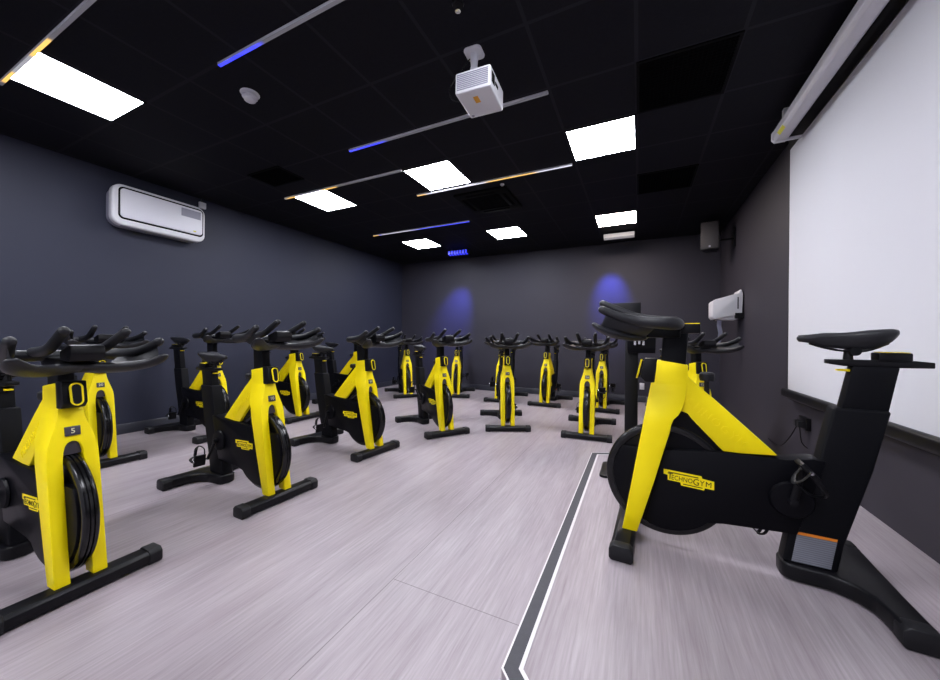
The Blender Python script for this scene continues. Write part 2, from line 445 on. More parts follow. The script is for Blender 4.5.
    def lever_in(bm):
        inn = rrect(-0.0162, -0.0452, 0.0162, 0.0452, 0.0157, 7)
        def f(p, t): return V((0.004 - t + 0.22 * p[1], p[0] * (1 - 2.2 * max(0, -p[1])), 0.908 + p[1]))
        A = [bm.verts.new(f(p, -0.012)) for p in inn]; B = [bm.verts.new(f(p, 0.006)) for p in inn]
        bm.faces.new(A[::-1]); bm.faces.new(B)
        for i in range(len(inn)):
            j = (i + 1) % len(inn); bm.faces.new((A[i], A[j], B[j], B[i]))
    part('lever_inset', 'black', lever_in, lv)
    # --- number plate
    def npl(bm):
        b_prism(bm, [(0.029, 0.712), (0.040, 0.712), (0.0485, 0.754), (0.0365, 0.754)], -0.026, 0.026, 'y', V)
    part('number_plate', 'plate', npl, bevel=0.0015)
    # --- flywheel
    wc = (0.125, 0, 0.345)
    def tyre(bm):
        prof = [(0.249, 0.026), (0.262, 0.029), (0.276, 0.028), (0.283, 0.023), (0.285, 0.017), (0.285, 0.011), (0.279, 0.009), (0.279, 0.006), (0.285, 0.004),
                (0.285, -0.004), (0.279, -0.006), (0.279, -0.009), (0.285, -0.011), (0.285, -0.017), (0.283, -0.023), (0.276, -0.028), (0.262, -0.029), (0.249, -0.026), (0.243, -0.018), (0.243, 0.018)]
        b_lathe(bm, prof, wc, 'y', 72, V, closed=True)
    fw = part('flywheel', 'gloss', tyre)
    part('wheel_disc', 'wheel', lambda bm: b_lathe(bm, [(0, 0.014), (0.05, 0.018), (0.20, 0.014), (0.246, 0.019), (0.246, -0.019), (0.20, -0.014), (0.05, -0.018), (0, -0.014)], wc, 'y', 48, V), fw)
    # --- body shell
    arc = [(0.13 + 0.252 * math.cos(math.radians(a)), 0.345 + 0.252 * math.sin(math.radians(a))) for a in range(-44, -216, -9)]
    top = [(-0.062, 0.492), (0.125, 0.499), (0.369, 0.526), (0.60, 0.528), (0.69, 0.545), (0.735, 0.545), (0.64, 0.207), (0.372, 0.186)]
    body_pts = top + arc
    bs = part('body_shell', 'shell', lambda bm: b_prism(bm, body_pts, -0.0365, 0.0365, 'y', V), bevel=0.004)
    a0 = 0.345
    carc = [(0.13 + 0.250 * math.cos(math.radians(a)), 0.345 + 0.250 * math.sin(math.radians(a))) for a in range(-44, -112, -8)]
    cover = [(0.117, 0.500), (0.369, 0.5275), (0.60, 0.530), (0.69, 0.547), (0.733, 0.545), (0.64, 0.205), (0.372, 0.184)] + carc + [(0.032, 0.128), (0.080, 0.345)]
    part('side_cover', 'shell', lambda bm: b_prism(bm, cover, -0.050, 0.050, 'y', V), bs, bevel=0.005)
    for sg in (1, -1):
        bp = [(0, 1), (.76, 1), (.775, .83), (1, .78), (1, .17), (.825, .17), (.81, 0), (.36, 0), (.345, .22), (.085, .22), (.085, .6), (0, .62)]
        W, Hh = 0.215, 0.066
        o = Vector((0.226 if sg > 0 else 0.290, sg * 0.0501, 0.366)); u = Vector((1, 0, -0.05)) if sg > 0 else Vector((-1, 0, 0.05))
        u.normalize(); v = Vector((0, sg, 0)).cross(u) * (1 if sg else 1)
        # in side-elevation space a viewer on the rider's left sees s growing to the right
        v = Vector((0.05 * (1 if u.x > 0 else -1) * (1 if sg > 0 else 1) * (1 if sg > 0 else -1) * 0, 0, 1))
        def badge(bm, o=o, u=u, v=v, sg=sg):
            for t0, t1 in ((0.0, 0.0016),):
                A = [bm.verts.new(V(o + u * (p[0] - .5) * W + v * (p[1] - .5) * Hh + Vector((0, sg * t0, 0)))) for p in bp]
                B = [bm.verts.new(V(o + u * (p[0] - .5) * W + v * (p[1] - .5) * Hh + Vector((0, sg * t1, 0)))) for p in bp]
                bm.faces.new(A); bm.faces.new(B[::-1])
                for i in range(len(bp)):
                    j = (i + 1) % len(bp); bm.faces.new((A[i], A[j], B[j], B[i]))
        part('logo_badge', 'yellow', badge, bs)
        # lettering: a larger T and G and M, small capitals between, with the bars above and below
        ub = Vector((-u.x, 0, u.z)).normalized(); vb = Vector((0, 0, 1)); vb = (vb - ub * vb.dot(ub)).normalized()
        bm = bmesh.new()
        def addtext(txt, size, cx, cz, sx=1.0):
            me = text_mesh(txt, size, 0.0004, 1.0)
            pos = V(o + u * (cx - .5) * W + v * (cz - .5) * Hh + Vector((0, sg * 0.0022, 0)))
            place_mesh(me, pos, ub, vb, sx, 1.0); bm.from_mesh(me); bpy.data.meshes.remove(me)
        addtext('T', 0.044, 0.135, 0.52, 0.9); addtext('ECHNO', 0.032, 0.375, 0.47, 0.80); addtext('G', 0.044, 0.655, 0.46, 0.85); addtext('Y', 0.036, 0.77, 0.46, 0.85); addtext('M', 0.036, 0.895, 0.46, 0.95)
        def bar(x0, x1, z0, z1):
            A = [V(o + u * (a - .5) * W + v * (b - .5) * Hh + Vector((0, sg * 0.0019, 0))) for a, b in ((x0, z0), (x1, z0), (x1, z1), (x0, z1))]
            B = [V(o + u * (a - .5) * W + v * (b - .5) * Hh + Vector((0, sg * 0.0026, 0))) for a, b in ((x0, z0), (x1, z0), (x1, z1), (x0, z1))]
            A = [bm.verts.new(p) for p in A]; B = [bm.verts.new(p) for p in B]
            bm.faces.new(A); bm.faces.new(B[::-1])
            for i in range(4): bm.faces.new((A[i], A[(i + 1) % 4], B[(i + 1) % 4], B[i]))
        bar(0.10, 0.70, 0.80, 0.87); bar(0.40, 0.78, 0.11, 0.17)
        finish(bm, 'badge_lettering', M['black'], bs)
    # --- column, post, seat
    col_pts = [(0.757, 0.778), (0.93, 0.778), (0.88, 0.527), (0.795, 0.195), (0.775, 0.072), (0.592, 0.072), (0.612, 0.201), (0.66, 0.36), (0.712, 0.545)]
    cm = part('seat_column', 'column', lambda bm: b_prism(bm, col_pts, -0.041, 0.041, 'y', V), bevel=0.010, seg=3)
    for sg in (1,):
        part('warning_sticker', 'sticker', lambda bm: b_prism(bm, [(0.640, 0.205), (0.770, 0.205), (0.752, 0.082), (0.622, 0.082)], 0.0406, 0.0422, 'y', V), cm)
        part('sticker_heading', 'orange', lambda bm: b_prism(bm, [(0.643, 0.217), (0.772, 0.217), (0.770, 0.205), (0.640, 0.205)], 0.0406, 0.0423, 'y', V), cm)
    sp_pts = [(0.818, 0.958), (0.957, 0.958), (0.951, 0.925), (0.914, 0.70), (0.770, 0.70), (0.812, 0.925)]
    part('seat_post', 'column', lambda bm: b_prism(bm, sp_pts, -0.028, 0.028, 'y', V), bevel=0.005)
    def rail(bm):
        b_prism(bm, [(0.742, 0.966), (0.742, 0.985), (1.00, 0.987), (1.052, 0.982), (1.052, 0.958), (0.96, 0.956), (0.79, 0.958)], -0.027, 0.027, 'y', V)
    sl = part('seat_slider', 'black', rail, bevel=0.004)
    part('slider_lock', 'black', lambda bm: b_box(bm, (0.892, -0.034, 0.983), (0.990, 0.034, 1.018), V), sl, bevel=0.005)
    part('lock_top', 'yellow', lambda bm: b_box(bm, (0.900, -0.028, 1.0175), (0.984, 0.028, 1.0205), V), sl)
    part('slider_lever', 'yellow', lambda bm: b_prism(bm, [(0.775, 0.936), (0.775, 0.943), (0.815, 0.945), (0.815, 0.934)], -0.014, 0.014, 'y', V), sl, bevel=0.002)
    # saddle: lofted sections
    def saddle(bm):
        secs = [(0.648, 0.006, 1.070, 1.060, 0), (0.655, 0.016, 1.080, 1.050, 0), (0.69, 0.021, 1.084, 1.046, .002), (0.74, 0.025, 1.085, 1.044, .004), (0.79, 0.033, 1.086, 1.040, .006),
                (0.83, 0.046, 1.089, 1.036, .008), (0.87, 0.062, 1.094, 1.034, .010), (0.91, 0.073, 1.100, 1.040, .010), (0.945, 0.074, 1.102, 1.055, .009), (0.962, 0.060, 1.100, 1.075, .006), (0.970, 0.03, 1.096, 1.085, 0)]
        secs = [(0.648 + (a - 0.648) * 0.945 - 0.004, b, c + 0.010 + (0.006 if a > 0.7 else 0), d + (0.010 if a < 0.7 else -0.008 if 0.72 < a < 0.93 else 0.0), e) for a, b, c, d, e in secs]
        rings = []
        n = 20
        for s, w, zt, zb, dip in secs:
            ring = []
            for k in range(n):
                a = 2 * PI * k / n; c, d = math.cos(a), math.sin(a)
                y = w * (abs(c) ** 0.75) * (1 if c >= 0 else -1)
                zm = zt - min(0.018, (zt - zb) * 0.5)
                if d >= 0: z = zm + (zt - zm) * (d ** 0.7) - dip * max(0, 1 - (abs(y) / (w * 0.45 + 1e-6)) ** 2) * d
                else: z = zm + (zb - zm) * ((-d) ** 1.1) * (1 if abs(c) < 0.75 else 0.8)
                ring.append(bm.verts.new(V((s, y, z))))
            rings.append(ring)
        for A, B in zip(rings, rings[1:]):
            for k in range(n): bm.faces.new((A[k], A[(k + 1) % n], B[(k + 1) % n], B[k]))
        bm.faces.new(rings[0]); bm.faces.new(rings[-1][::-1])
    sd = part('saddle', 'rubber', saddle, sharp=50)
    def sadclamp(bm):
        b_lathe(bm, [(0, -0.032), (0.018, -0.032), (0.020, -0.026), (0.020, 0.026), (0.018, 0.032), (0, 0.032)], (0.826, 0, 1.022), 'y', 20, V)
        b_lathe(bm, [(0.017, 0), (0.014, 0.035), (0, 0.035), (0, 0)], (0.812, 0, 0.984), 'z', 16, V)
    part('saddle_clamp', 'black', sadclamp, sd)
    for sg in (-1, 1):
        part('saddle_rail', 'black', lambda bm: b_tube(bm, [(0.69, 0.008 * sg, 1.052, .004, .004), (0.74, 0.016 * sg, 1.034, .004, .004), (0.80, 0.02 * sg, 1.022, .004, .004), (0.86, 0.022 * sg, 1.024, .004, .004), (0.92, 0.03 * sg, 1.055, .004, .004)], V, 8), sd)
    # --- rear base
    def rbase(bm):
        half = [(0.583, 0.03), (0.594, 0.052), (0.62, 0.064), (0.74, 0.070), (0.80, 0.105), (0.838, 0.16), (0.848, 0.235), (0.852, 0.30), (0.947, 0.30), (0.944, 0.12)]
        pts = [(s, y) for s, y in half] + [(s, -y) for s, y in reversed(half)]
        b_prism(bm, pts, 0.004, 0.074, 'z', V)
    rb = part('rear_base', 'base', rbase, bevel=0.012, seg=3)
    for sg in (-1, 1):
        def rcap(bm, sg=sg):
            a, b = sorted((0.262 * sg, 0.325 * sg))
            s0, s1, z1 = 0.846, 0.953, 0.078
            b_prism(bm, [(s0 + 0.01, 0.0), (s1 - 0.01, 0.0), (s1, 0.012), (s1, z1 - 0.018), (s1 - 0.018, z1), (s0 + 0.018, z1), (s0, z1 - 0.018), (s0, 0.012)], a, b, 'y', V)
        part('end_cap', 'cap', rcap, rb, bevel=0.006)
    # --- cranks and pedals, turning about the axle
    ax = V((0.617, 0, 0.358))
    for sg in (1, -1):
        part('crank_cover', 'shell', lambda bm: b_lathe(bm, [(0, 0.0), (0.078, 0.0), (0.080, sg * 0.006), (0.074, sg * 0.016), (0.03, sg * 0.022), (0, sg * 0.022)], (0.617, sg * 0.0495, 0.358), 'y', 40, V))
        def arm(bm, sg=sg):
            def f(p): return Vector(p) * SC
            b_tube(bm, [(0, sg * 0.083, 0, .010, .017), (0, sg * 0.088, 0.085, .009, .014), (0, sg * 0.094, 0.168, .009, .013)], f, 12, up=(1, 0, 0), sub=3)
            b_lathe(bm, [(0, 0.0), (0.016, 0.0), (0.018, sg * 0.01), (0.016, sg * 0.036), (0, sg * 0.038)], (0, sg * 0.062, 0), 'y', 16, f)
        c = part('crank_arm', 'black', arm); c.location = ax
        def pedal(bm, sg=sg):
            def f(p): return Vector(p) * SC
            y0, y1 = sorted((sg * 0.112, sg * 0.192))
            b_box(bm, (-0.043, y0, -0.010), (0.043, y1, 0.010), f)
        def cage(bm, sg=sg):
            def f(p): return Vector(p) * SC
            ym = sg * 0.152
            b_tube(bm, [(0.035, ym - 0.035, 0.004, .004, .007), (0.085, ym - 0.030, 0.010, .004, .007), (0.110, ym, 0.026, .004, .007), (0.085, ym + 0.030, 0.010, .004, .007), (0.035, ym + 0.035, 0.004, .004, .007)], f, 8)
            b_tube(bm, [(0.108, ym, 0.026, .012, .003), (0.080, ym, 0.060, .012, .003), (0.02, ym, 0.070, .012, .003)], f, 8, up=(1, 0, 0.3))
        def strap(bm, sg=sg):
            def f(p): return Vector(p) * SC
            ym = sg * 0.152
            b_tube(bm, [(-0.005, ym - 0.044, -0.004, .010, .002), (0.005, ym - 0.042, 0.045, .010, .002), (0.012, ym, 0.070, .010, .002), (0.005, ym + 0.042, 0.045, .010, .002), (-0.005, ym + 0.044, -0.004, .010, .002)], f, 8, up=(1, 0, 0))
        def spindle(bm, sg=sg):
            def f(p): return Vector(p) * SC
            b_lathe(bm, [(0, 0.0), (0.009, 0.0), (0.009, sg * 0.100), (0.006, sg * 0.104), (0, sg * 0.104)], (0, sg * 0.096, 0), 'y', 14, f)
        # the pedal hangs level: sub-parts of the crank arm, turned about the spindle
        for nm, bb, mm in (('pedal', pedal, 'black'), ('toe_cage', cage, 'black'), ('pedal_strap', strap, 'cap'), ('pedal_spindle', spindle, 'chrome')):
            p = part(nm, mm, bb, c, **({'bevel': 0.004} if nm == 'pedal' else {})); p.location = (0, 0, 0.168 * SC)
    # --- handlebar assembly
    part('handlebar_post', 'column', lambda bm: b_prism(bm, [(0.095, 0.85), (0.208, 0.85), (0.225, 1.125), (0.113, 1.125)], -0.029, 0.029, 'y', V), bevel=0.006)
    def hb(bm):
        r = 0.0215
        side = [(-0.160, 0.240, 1.212, .0195, .0195), (-0.09, 0.228, 1.180, .021, .021), (0.0, 0.210, 1.154, .0245, .0245), (0.10, 0.203, 1.143, .028, .028), (0.150, 0.184, 1.141, .030, .030), (0.172, 0.140, 1.141, .028, .028), (0.174, 0.06, 1.141, .025, .025)]
        b_tube(bm, [(a, -b, c, d, e) for a, b, c, d, e in side] + side[::-1], V, 16)
    h = part('handlebar', 'rubber', hb, sharp=60)
    for sg in (-1, 1):
        part('aero_bar', 'rubber', lambda bm: b_tube(bm, [(0.165, 0.088 * sg, 1.158, .022, .022), (0.06, 0.088 * sg, 1.166, .023, .023), (-0.02, 0.090 * sg, 1.184, .022, .022), (-0.10, 0.096 * sg, 1.220, .020, .020), (-0.176, 0.101 * sg, 1.256, .019, .019)], V, 14), h, sharp=60)
        def wing(bm, sg=sg):
            # a broad, thin curved lip sweeping from the centre out and up to the grip tip
            path = [(-0.01, 0.0, 1.090, .055, .022), (-0.022, 0.06 * sg, 1.084, .056, .024), (-0.055, 0.125 * sg, 1.084, .056, .025), (-0.105, 0.178 * sg, 1.092, .052, .023), (-0.150, 0.215 * sg, 1.106, .044, .019), (-0.180, 0.235 * sg, 1.124, .034, .015), (-0.198, 0.244 * sg, 1.138, .022, .011)]
            b_tube(bm, path, V, 16, up=(0.25, 0, 1))
        part('wing_grip', 'rubber', wing, h, sharp=60)
        def palm(bm, sg=sg):
            A = smooth_path([(-0.140, 0.240, 1.192), (-0.08, 0.226, 1.164), (0.0, 0.208, 1.138), (0.07, 0.170, 1.128)], 4)
            Bq = smooth_path([(-0.178, 0.236, 1.126), (-0.13, 0.202, 1.100), (-0.07, 0.140, 1.084), (0.0, 0.07, 1.084)], 4)
            rows_ = []
            for p, q in zip(A, Bq):
                m_ = tuple((a + b) / 2 - d for a, b, d in zip(p, q, (0, 0, 0.012)))
                line_ = [p, m_, q]
                rows_.append([bm.verts.new(V((c[0], sg * c[1], c[2]))) for c in line_] + [bm.verts.new(V((c[0], sg * c[1], c[2] - 0.012))) for c in reversed(line_)])
            for R, Q in zip(rows_, rows_[1:]):
                for k in range(6): bm.faces.new((R[k], R[(k + 1) % 6], Q[(k + 1) % 6], Q[k]))
            bm.faces.new(rows_[0]); bm.faces.new(rows_[-1][::-1])
        part('palm_rest', 'rubber', palm, h, sharp=60)
    def stem(bm):
        b_box(bm, (-0.03, -0.055, 1.075), (0.19, 0.055, 1.135), V)
    part('handlebar_stem', 'column', stem, h, bevel=0.012, seg=3)
    part('slider_block', 'black', lambda bm: b_box(bm, (0.175, -0.034, 1.098), (0.275, 0.034, 1.146), V), h, bevel=0.005)
    part('slider_block_top', 'yellow', lambda bm: b_box(bm, (0.186, -0.030, 1.1455), (0.270, 0.030, 1.1495), V), h)
    cn = part('console', 'black', lambda bm: b_prism(bm, [(-0.110, 1.155), (-0.102, 1.190), (-0.085, 1.196), (0.0, 1.166), (0.0, 1.125), (-0.09, 1.12)], -0.058, 0.058, 'y', V), bevel=0.006)
    part('console_screen', 'screenpad', lambda bm: b_prism(bm, [(-0.083, 1.1970), (-0.006, 1.1695), (-0.007, 1.1675), (-0.084, 1.1950)], -0.048, 0.048, 'y', V), cn)
    # --- resistance knob on the spar
    def knob(bm):
        b_lathe(bm, [(0, -0.085), (0.012, -0.085), (0.012, -0.018), (0.030, -0.016), (0.034, 0.0), (0.033, 0.018), (0.024, 0.026), (0, 0.027)], (0.305, 0, 0.878), 'z', 24, V)
    part('resistance_knob', 'cap', knob)
    return root

KIDS = {}
def children(o):
    return KIDS.get(o.name, [])
def index_children(root):
    for o in bpy.data.objects:
        if o.parent is not None: KIDS.setdefault(o.parent.name, []).append(o)

def copy_tree(o, parent=None):
    c = o.copy(); COL.objects.link(c)
    if parent is not None: c.parent = parent
    for ch in children(o): copy_tree(ch, c)
    return c

bike0 = make_bike()
bpy.context.view_layer.update()
index_children(bike0)

digit_cache = {}
def set_bike(b, x, y, deg, z, hb=0.0, seat=0.0, crank=None, number=None, hang_=1.7, hang2=1.7):
    hang2 -= PI
    b.location = (x, y, z); b.rotation_euler = (0, 0, math.radians(deg))
    side = 0
    for ch in list(b.children):
        n = ch.name.split('.')[0]
        if n in ('handlebar', 'handlebar_post', 'console'): ch.location.z = hb; ch.location.x = -hb * 0.06
        elif n in ('seat_post', 'seat_slider', 'saddle'): ch.location.z = seat; ch.location.x = -seat * 0.24
        elif n == 'crank_arm':
            lead = ch.data.vertices[0].co.y
            a = crank if lead > 0 else crank + PI
            ch.rotation_euler = (0, a, 0)
            for g in ch.children:
                hang = hang_ if lead > 0 else hang2
                g.rotation_euler = (0, -a + hang, 0)
        elif n == 'number_plate' and number:
            if number not in digit_cache:
                me = text_mesh(number, 0.032, 0.0006)
                # plate faces forward and slightly up; viewer in front sees the rider's left on the right
                nrm = V((0.029, 0, 0.712)) - V((0.0365, 0, 0.754))
                vdir = Vector((-nrm.x, 0, -nrm.z)).normalized()
                c = (V((0.029, 0, 0.712)) + V((0.0365, 0, 0.754))) / 2 + Vector((0.0012, 0, 0))
                place_mesh(me, c, (0, 1, 0), vdir); me.materials.append(M['digit'])
                digit_cache[number] = me
            link('plate_number', digit_cache[number], ch)

GRP = 'yellow and black spin bikes'
bikes = [
    # x, y, heading deg, z, handlebar dz, seat dz, crank angle, number, label
    (-2.690, 0.662, 2.4, 0, -0.055, -0.06, 0.4, '5', 'front-row spin bike with number plate 5, cut off at its saddle'),
    (-4.670, 1.433, -2.0, 0, 0.0, -0.02, 1.2, '20', 'back-row spin bike below the white air conditioner, behind the plate 5 bike'),
    (-2.722, 1.685, -1.9, 0, 0.03, -0.06, 0.5, '10', 'front-row spin bike second along the arc, next to the plate 5 bike'),
    (-4.733, 2.430, 0.0, 0, 0.05, 0.06, 0.5, '21', 'back-row spin bike partly hidden behind the second front-row bike from plate 5'),
    (-4.677, 3.482, -1.2, 0, 0.045, -0.03, 1.9, '22', 'back-row spin bike seen between the second and third front-row bikes'),
    (-2.797, 2.832, -6.0, 0, 0.025, -0.02, 0.25, '11', 'front-row spin bike third along the arc from the plate 5 bike'),
    (-4.608, 4.679, -3.6, 0, 0.0, -0.01, 0.9, '23', 'back-row spin bike almost hidden behind the third front-row bike'),
    (-2.417, 3.937, -33.9, 0, 0.03, -0.02, 2.3, '12', 'front-row spin bike fourth along the arc, turned half towards the stage'),
    (-4.392, 6.032, -42.6, 0, 0.0, -0.02, 0.7, '24', 'back-row spin bike standing in the far room corner'),
    (-3.406, 6.585, -69.7, 0, 0.0, -0.02, -1.4, '25', 'back-row spin bike just out of the corner, under the blue ceiling fixture'),
    (-1.671, 4.632, -64.1, 0, 0.0, -0.02, 2.8, '13', 'front-row spin bike fifth along the arc, seen head-on before a hidden bike'),
    (-2.326, 6.535, -87.2, 0, 0.0, -0.02, 1.4, '26', 'back-row spin bike mostly hidden behind the head-on fifth front-row bike'),
    (-1.462, 6.534, -90.7, 0, 0.02, -0.02, 1.8, '27', 'back-row spin bike standing clear between the last two front-row bikes'),
    (-0.559, 4.742, -87.4, 0, 0.0, -0.02, 0.4, '14', 'front-row spin bike at the end of the arc, beside the low stage'),
    (-0.533, 6.480, -90.6, 0, 0.0, -0.02, 1.4, '28', 'back-row spin bike directly behind the last front-row bike at the stage'),
    (0.470, 4.585, -70.5, 0, 0.0, -0.03, 0.3, '15', 'spin bike showing behind the neck of the stage bike, under the paper dispenser'),
]
made = []
for x, y, a, z, hb, se, cr, num, lab in bikes:
    b = copy_tree(bike0)
    tag(b, lab, 'exercise bike', GRP)
    made.append((b, x, y, a, z, hb, se, cr, num))
tag(bike0, 'instructor spin bike on the low stage, side on beside the projection screen', 'exercise bike', GRP)
bpy.context.view_layer.update()
for args in made: set_bike(*args)
# stage bike: heading along -x, its rider's left side to the camera
set_bike(bike0, 0.396, 2.045, 177.2, STAGE, 0.0, 0.0, -0.16, None, 2.3, 4.5)

# ------------------------------------------------------------------ ceiling lights
def panel(x, y, m, label):
    r = empty('ceiling_light', label, 'ceiling light', 'square ceiling light panels', (x, y, ZC))
    def fr(bm):
        b = 0.2975; i = 0.281
        for lo, hi in (((-b, -b), (b, -i)), ((-b, i), (b, b)), ((-b, -i), (-i, i)), ((i, -i), (b, i))):
            b_box(bm, (*lo, -0.008), (*hi, -0.0005))
    quick('light_frame', M['vent'], fr, r)
    quick('diffuser', m, lambda bm: b_box(bm, (-0.281, -0.281, -0.006), (0.281, 0.281, -0.001)), r)
    return r
gx = lambda k: -2.128 + 1.8 * k
gy = lambda k: 1.157 + 2.4 * k
panel(gx(-1), gy(0), M['cool'], 'large looking square light panel above the air conditioner wall')
panel(gx(-1), gy(1), M['cool'], 'square light panel touching the white strip with two amber ends')
panel(gx(0), gy(1), M['cool'], 'square light panel above the middle of the room, behind the projector')
panel(gx(1), gy(1), M['cool'], 'square light panel next to the black ceiling vents')
panel(gx(0), gy(2), M['cool'], 'square light panel in the far row, right of the blue fixture')
panel(gx(1), gy(2), M['warm'], 'warm tinted square light panel above the white bar fixture')
panel(gx(-1), gy(2), M['cool'], 'square light panel in the far row, in the room corner under a blue strip')
panel(gx(1), gy(0), M['cool'], 'square light panel over the low stage, above the camera')  # out of frame, added to brighten the stage and its bike
panel(gx(0), gy(-1), M['cool'], 'square light panel behind the camera over the studio floor')  # unseen, added as fill for the camera-facing sides of the bikes
panel(gx(1), gy(-1), M['cool'], 'square light panel behind the camera over the stage')  # another added fill panel, out of view

panel(gx(-1), gy(-1), M['cool'], 'square light panel behind the camera beside the air conditioner wall')  # last of the unseen panels added for fill

# LED strips hung under the tile grid
W_ = (0.2, 0.2, 0.22); A_ = (0.75, 0.42, 0.06); Bl = (0.0, 0.012, 1.0); O_ = (0.02, 0.02, 0.022); Wh = (0.5, 0.5, 0.6)
def strip(x0, x1, y, segs, label, w=0.022):
    r = empty('led_strip', label, 'light strip', 'led strips on the ceiling')
    quick('strip_profile', M['offwhite'], lambda bm: b_box(bm, (x0, y - w / 2, ZC - 0.018), (x1, y + w / 2, ZC - 0.0005)), r)
    m = led_strip_mat('led_tape', x0, x1, segs)
    quick('strip_lens', m, lambda bm: b_box(bm, (x0 + 0.002, y - w / 2 + 0.001, ZC - 0.021), (x1 - 0.002, y + w / 2 - 0.001, ZC - 0.0175)), r)
strip(-4.36, -2.40, 0.868, [(0, O_), (.03, O_), (.05, A_), (.14, A_), (.16, W_), (.32, W_), (.34, A_), (.48, A_), (.50, O_), (1, O_)], 'ceiling strip with amber pieces beside the panel nearest the air conditioner wall')
strip(-2.65, -0.65, 1.457, [(0, Bl), (.20, Bl), (.24, O_), (1, O_)], 'ceiling strip with a blue end between smoke detector and first light panel')
strip(-2.65, -0.64, 2.685, [(0, Bl), (.19, Bl), (.24, O_), (1, O_)], 'ceiling strip with a blue end passing behind the projector')
strip(-4.36, -2.42, 3.245, [(0, W_), (.05, A_), (.12, A_), (.14, Wh), (.34, Wh), (.36, A_), (.48, A_), (.50, O_), (1, O_)], 'ceiling strip with amber pieces joining two light panels')
strip(-2.65, -0.66, 3.895, [(0, A_), (.06, A_), (.08, Wh), (.48, Wh), (.52, A_), (.78, A_), (.82, Wh), (1, Wh)], 'white ceiling strip with a long amber middle')
strip(-4.42, -2.46, 5.09, [(0, A_), (.06, A_), (.08, Bl), (.10, Wh), (.40, Wh), (.55, (0.04, 0.06, 0.8)), (1, Bl)], 'ceiling strip fading white to blue above the far corner')

# vents
def vent(x0, y0, x1, y1, label, n=14):
    r = empty('ceiling_vent', label, 'vent', 'black ceiling vents', ((x0 + x1) / 2, (y0 + y1) / 2, ZC))
    a, b = (x1 - x0) / 2, (y1 - y0) / 2
    def fr(bm):
        t = 0.02
        for lo, hi in (((-a, -b), (a, -b + t)), ((-a, b - t), (a, b)), ((-a, -b + t), (-a + t, b - t)), ((a - t, -b + t), (a, b - t))):
            b_box(bm, (*lo, -0.010), (*hi, -0.0005))
    quick('vent_frame', M['vent'], fr, r)
    def gr(bm):
        for k in range(n):
            y = -b + 0.02 + (2 * b - 0.04) * (k + .5) / n
            b_box(bm, (-a + 0.02, y - 0.003, -0.008), (a - 0.02, y + 0.003, -0.001))
            x = -a + 0.02 + (2 * a - 0.04) * (k + .5) / n
            b_box(bm, (x - 0.003, -b + 0.02, -0.0075), (x + 0.003, b - 0.02, -0.001))
    quick('vent_grille', M['dark'], gr, r)
    quick('vent_backing', M['dark'], lambda bm: b_box(bm, (-a + 0.015, -b + 0.015, -0.003), (a - 0.015, b - 0.015, -0.0008)), r)
vent(-0.028, 2.657, 0.572, 3.257, 'large black square ceiling vent before the screen housing', 20)
vent(-0.028, 4.457, 0.572, 5.057, 'smaller looking black ceiling vent between the far two panels by the screen wall', 20)
vent(-4.15, 2.60, -3.62, 2.95, 'dark ceiling vent close to the air conditioner wall', 10)

# ceiling cassette
r = empty('ceiling_cassette', 'black ceiling air cassette with a square grille behind the amber strip', 'air conditioner', None, (-1.86, 4.46, ZC))
def cas(bm):
    b, i = 0.36, 0.22
    for lo, hi in (((-b, -b), (b, -i)), ((-b, i), (b, b)), ((-b, -i), (-i, i)), ((i, -i), (b, i))):
        b_box(bm, (*lo, -0.03), (*hi, -0.0005))
quick('cassette_frame', M['vent'], cas, r, bevel=0.006)
def casg(bm):
    for k in range(12):
        y = -0.22 + 0.44 * (k + .5) / 12; b_box(bm, (-0.22, y - 0.008, -0.02), (0.22, y + 0.008, -0.012))
quick('cassette_grille', M['vent'], casg, r)
quick('cassette_filter', M['dark'], lambda bm: b_box(bm, (-0.22, -0.22, -0.011), (0.22, 0.22, -0.001)), r)
for k, (dx, dy, sx, sy) in enumerate(((0, -0.29, 0.2, 0.02), (0, 0.29, 0.2, 0.02), (-0.29, 0, 0.02, 0.2), (0.29, 0, 0.02, 0.2))):
    quick('air_flap', M['dark'], lambda bm: b_box(bm, (dx - sx, dy - sy, -0.033), (dx + sx, dy + sy, -0.0295)), r)

# small ceiling things
def lathe_thing(name, label, cat, loc, parts, group=None):
    r = empty(name, label, cat, group, loc)
    for nm, m, prof in parts: quick(nm, M[m], lambda bm: b_lathe(bm, prof, (0, 0, 0), 'z', 32), r, sharp=45)
    return r
sm = lathe_thing('smoke_detector', 'white round smoke detector on the black ceiling', 'smoke detector', (-2.755, 1.74, ZC), [
    ('detector_base', 'offwhite', [(0, -0.0005), (0.066, -0.0005), (0.068, -0.006), (0.062, -0.012), (0, -0.012)]),
    ('detector_head', 'offwhite', [(0, -0.011), (0.046, -0.011), (0.046, -0.020), (0.054, -0.022), (0.054, -0.034), (0.044, -0.038), (0.036, -0.040), (0.036, -0.046), (0.042, -0.048), (0.040, -0.056), (0.028, -0.064), (0.012, -0.067), (0, -0.067)])])
quick('indicator', M['offwhite'], lambda bm: b_box(bm, (0.044, -0.008, -0.030), (0.058, 0.008, -0.018)), sm)
lathe_thing('motion_sensor', 'tiny white sensor on the ceiling beside the air cassette', 'sensor', (-1.52, 4.06, ZC), [
    ('sensor_base', 'white', [(0, -0.0005), (0.025, -0.0005), (0.025, -0.010), (0, -0.012)]), ('sensor_lens', 'offwhite', [(0, -0.011), (0.018, -0.011), (0.012, -0.022), (0, -0.026)])])
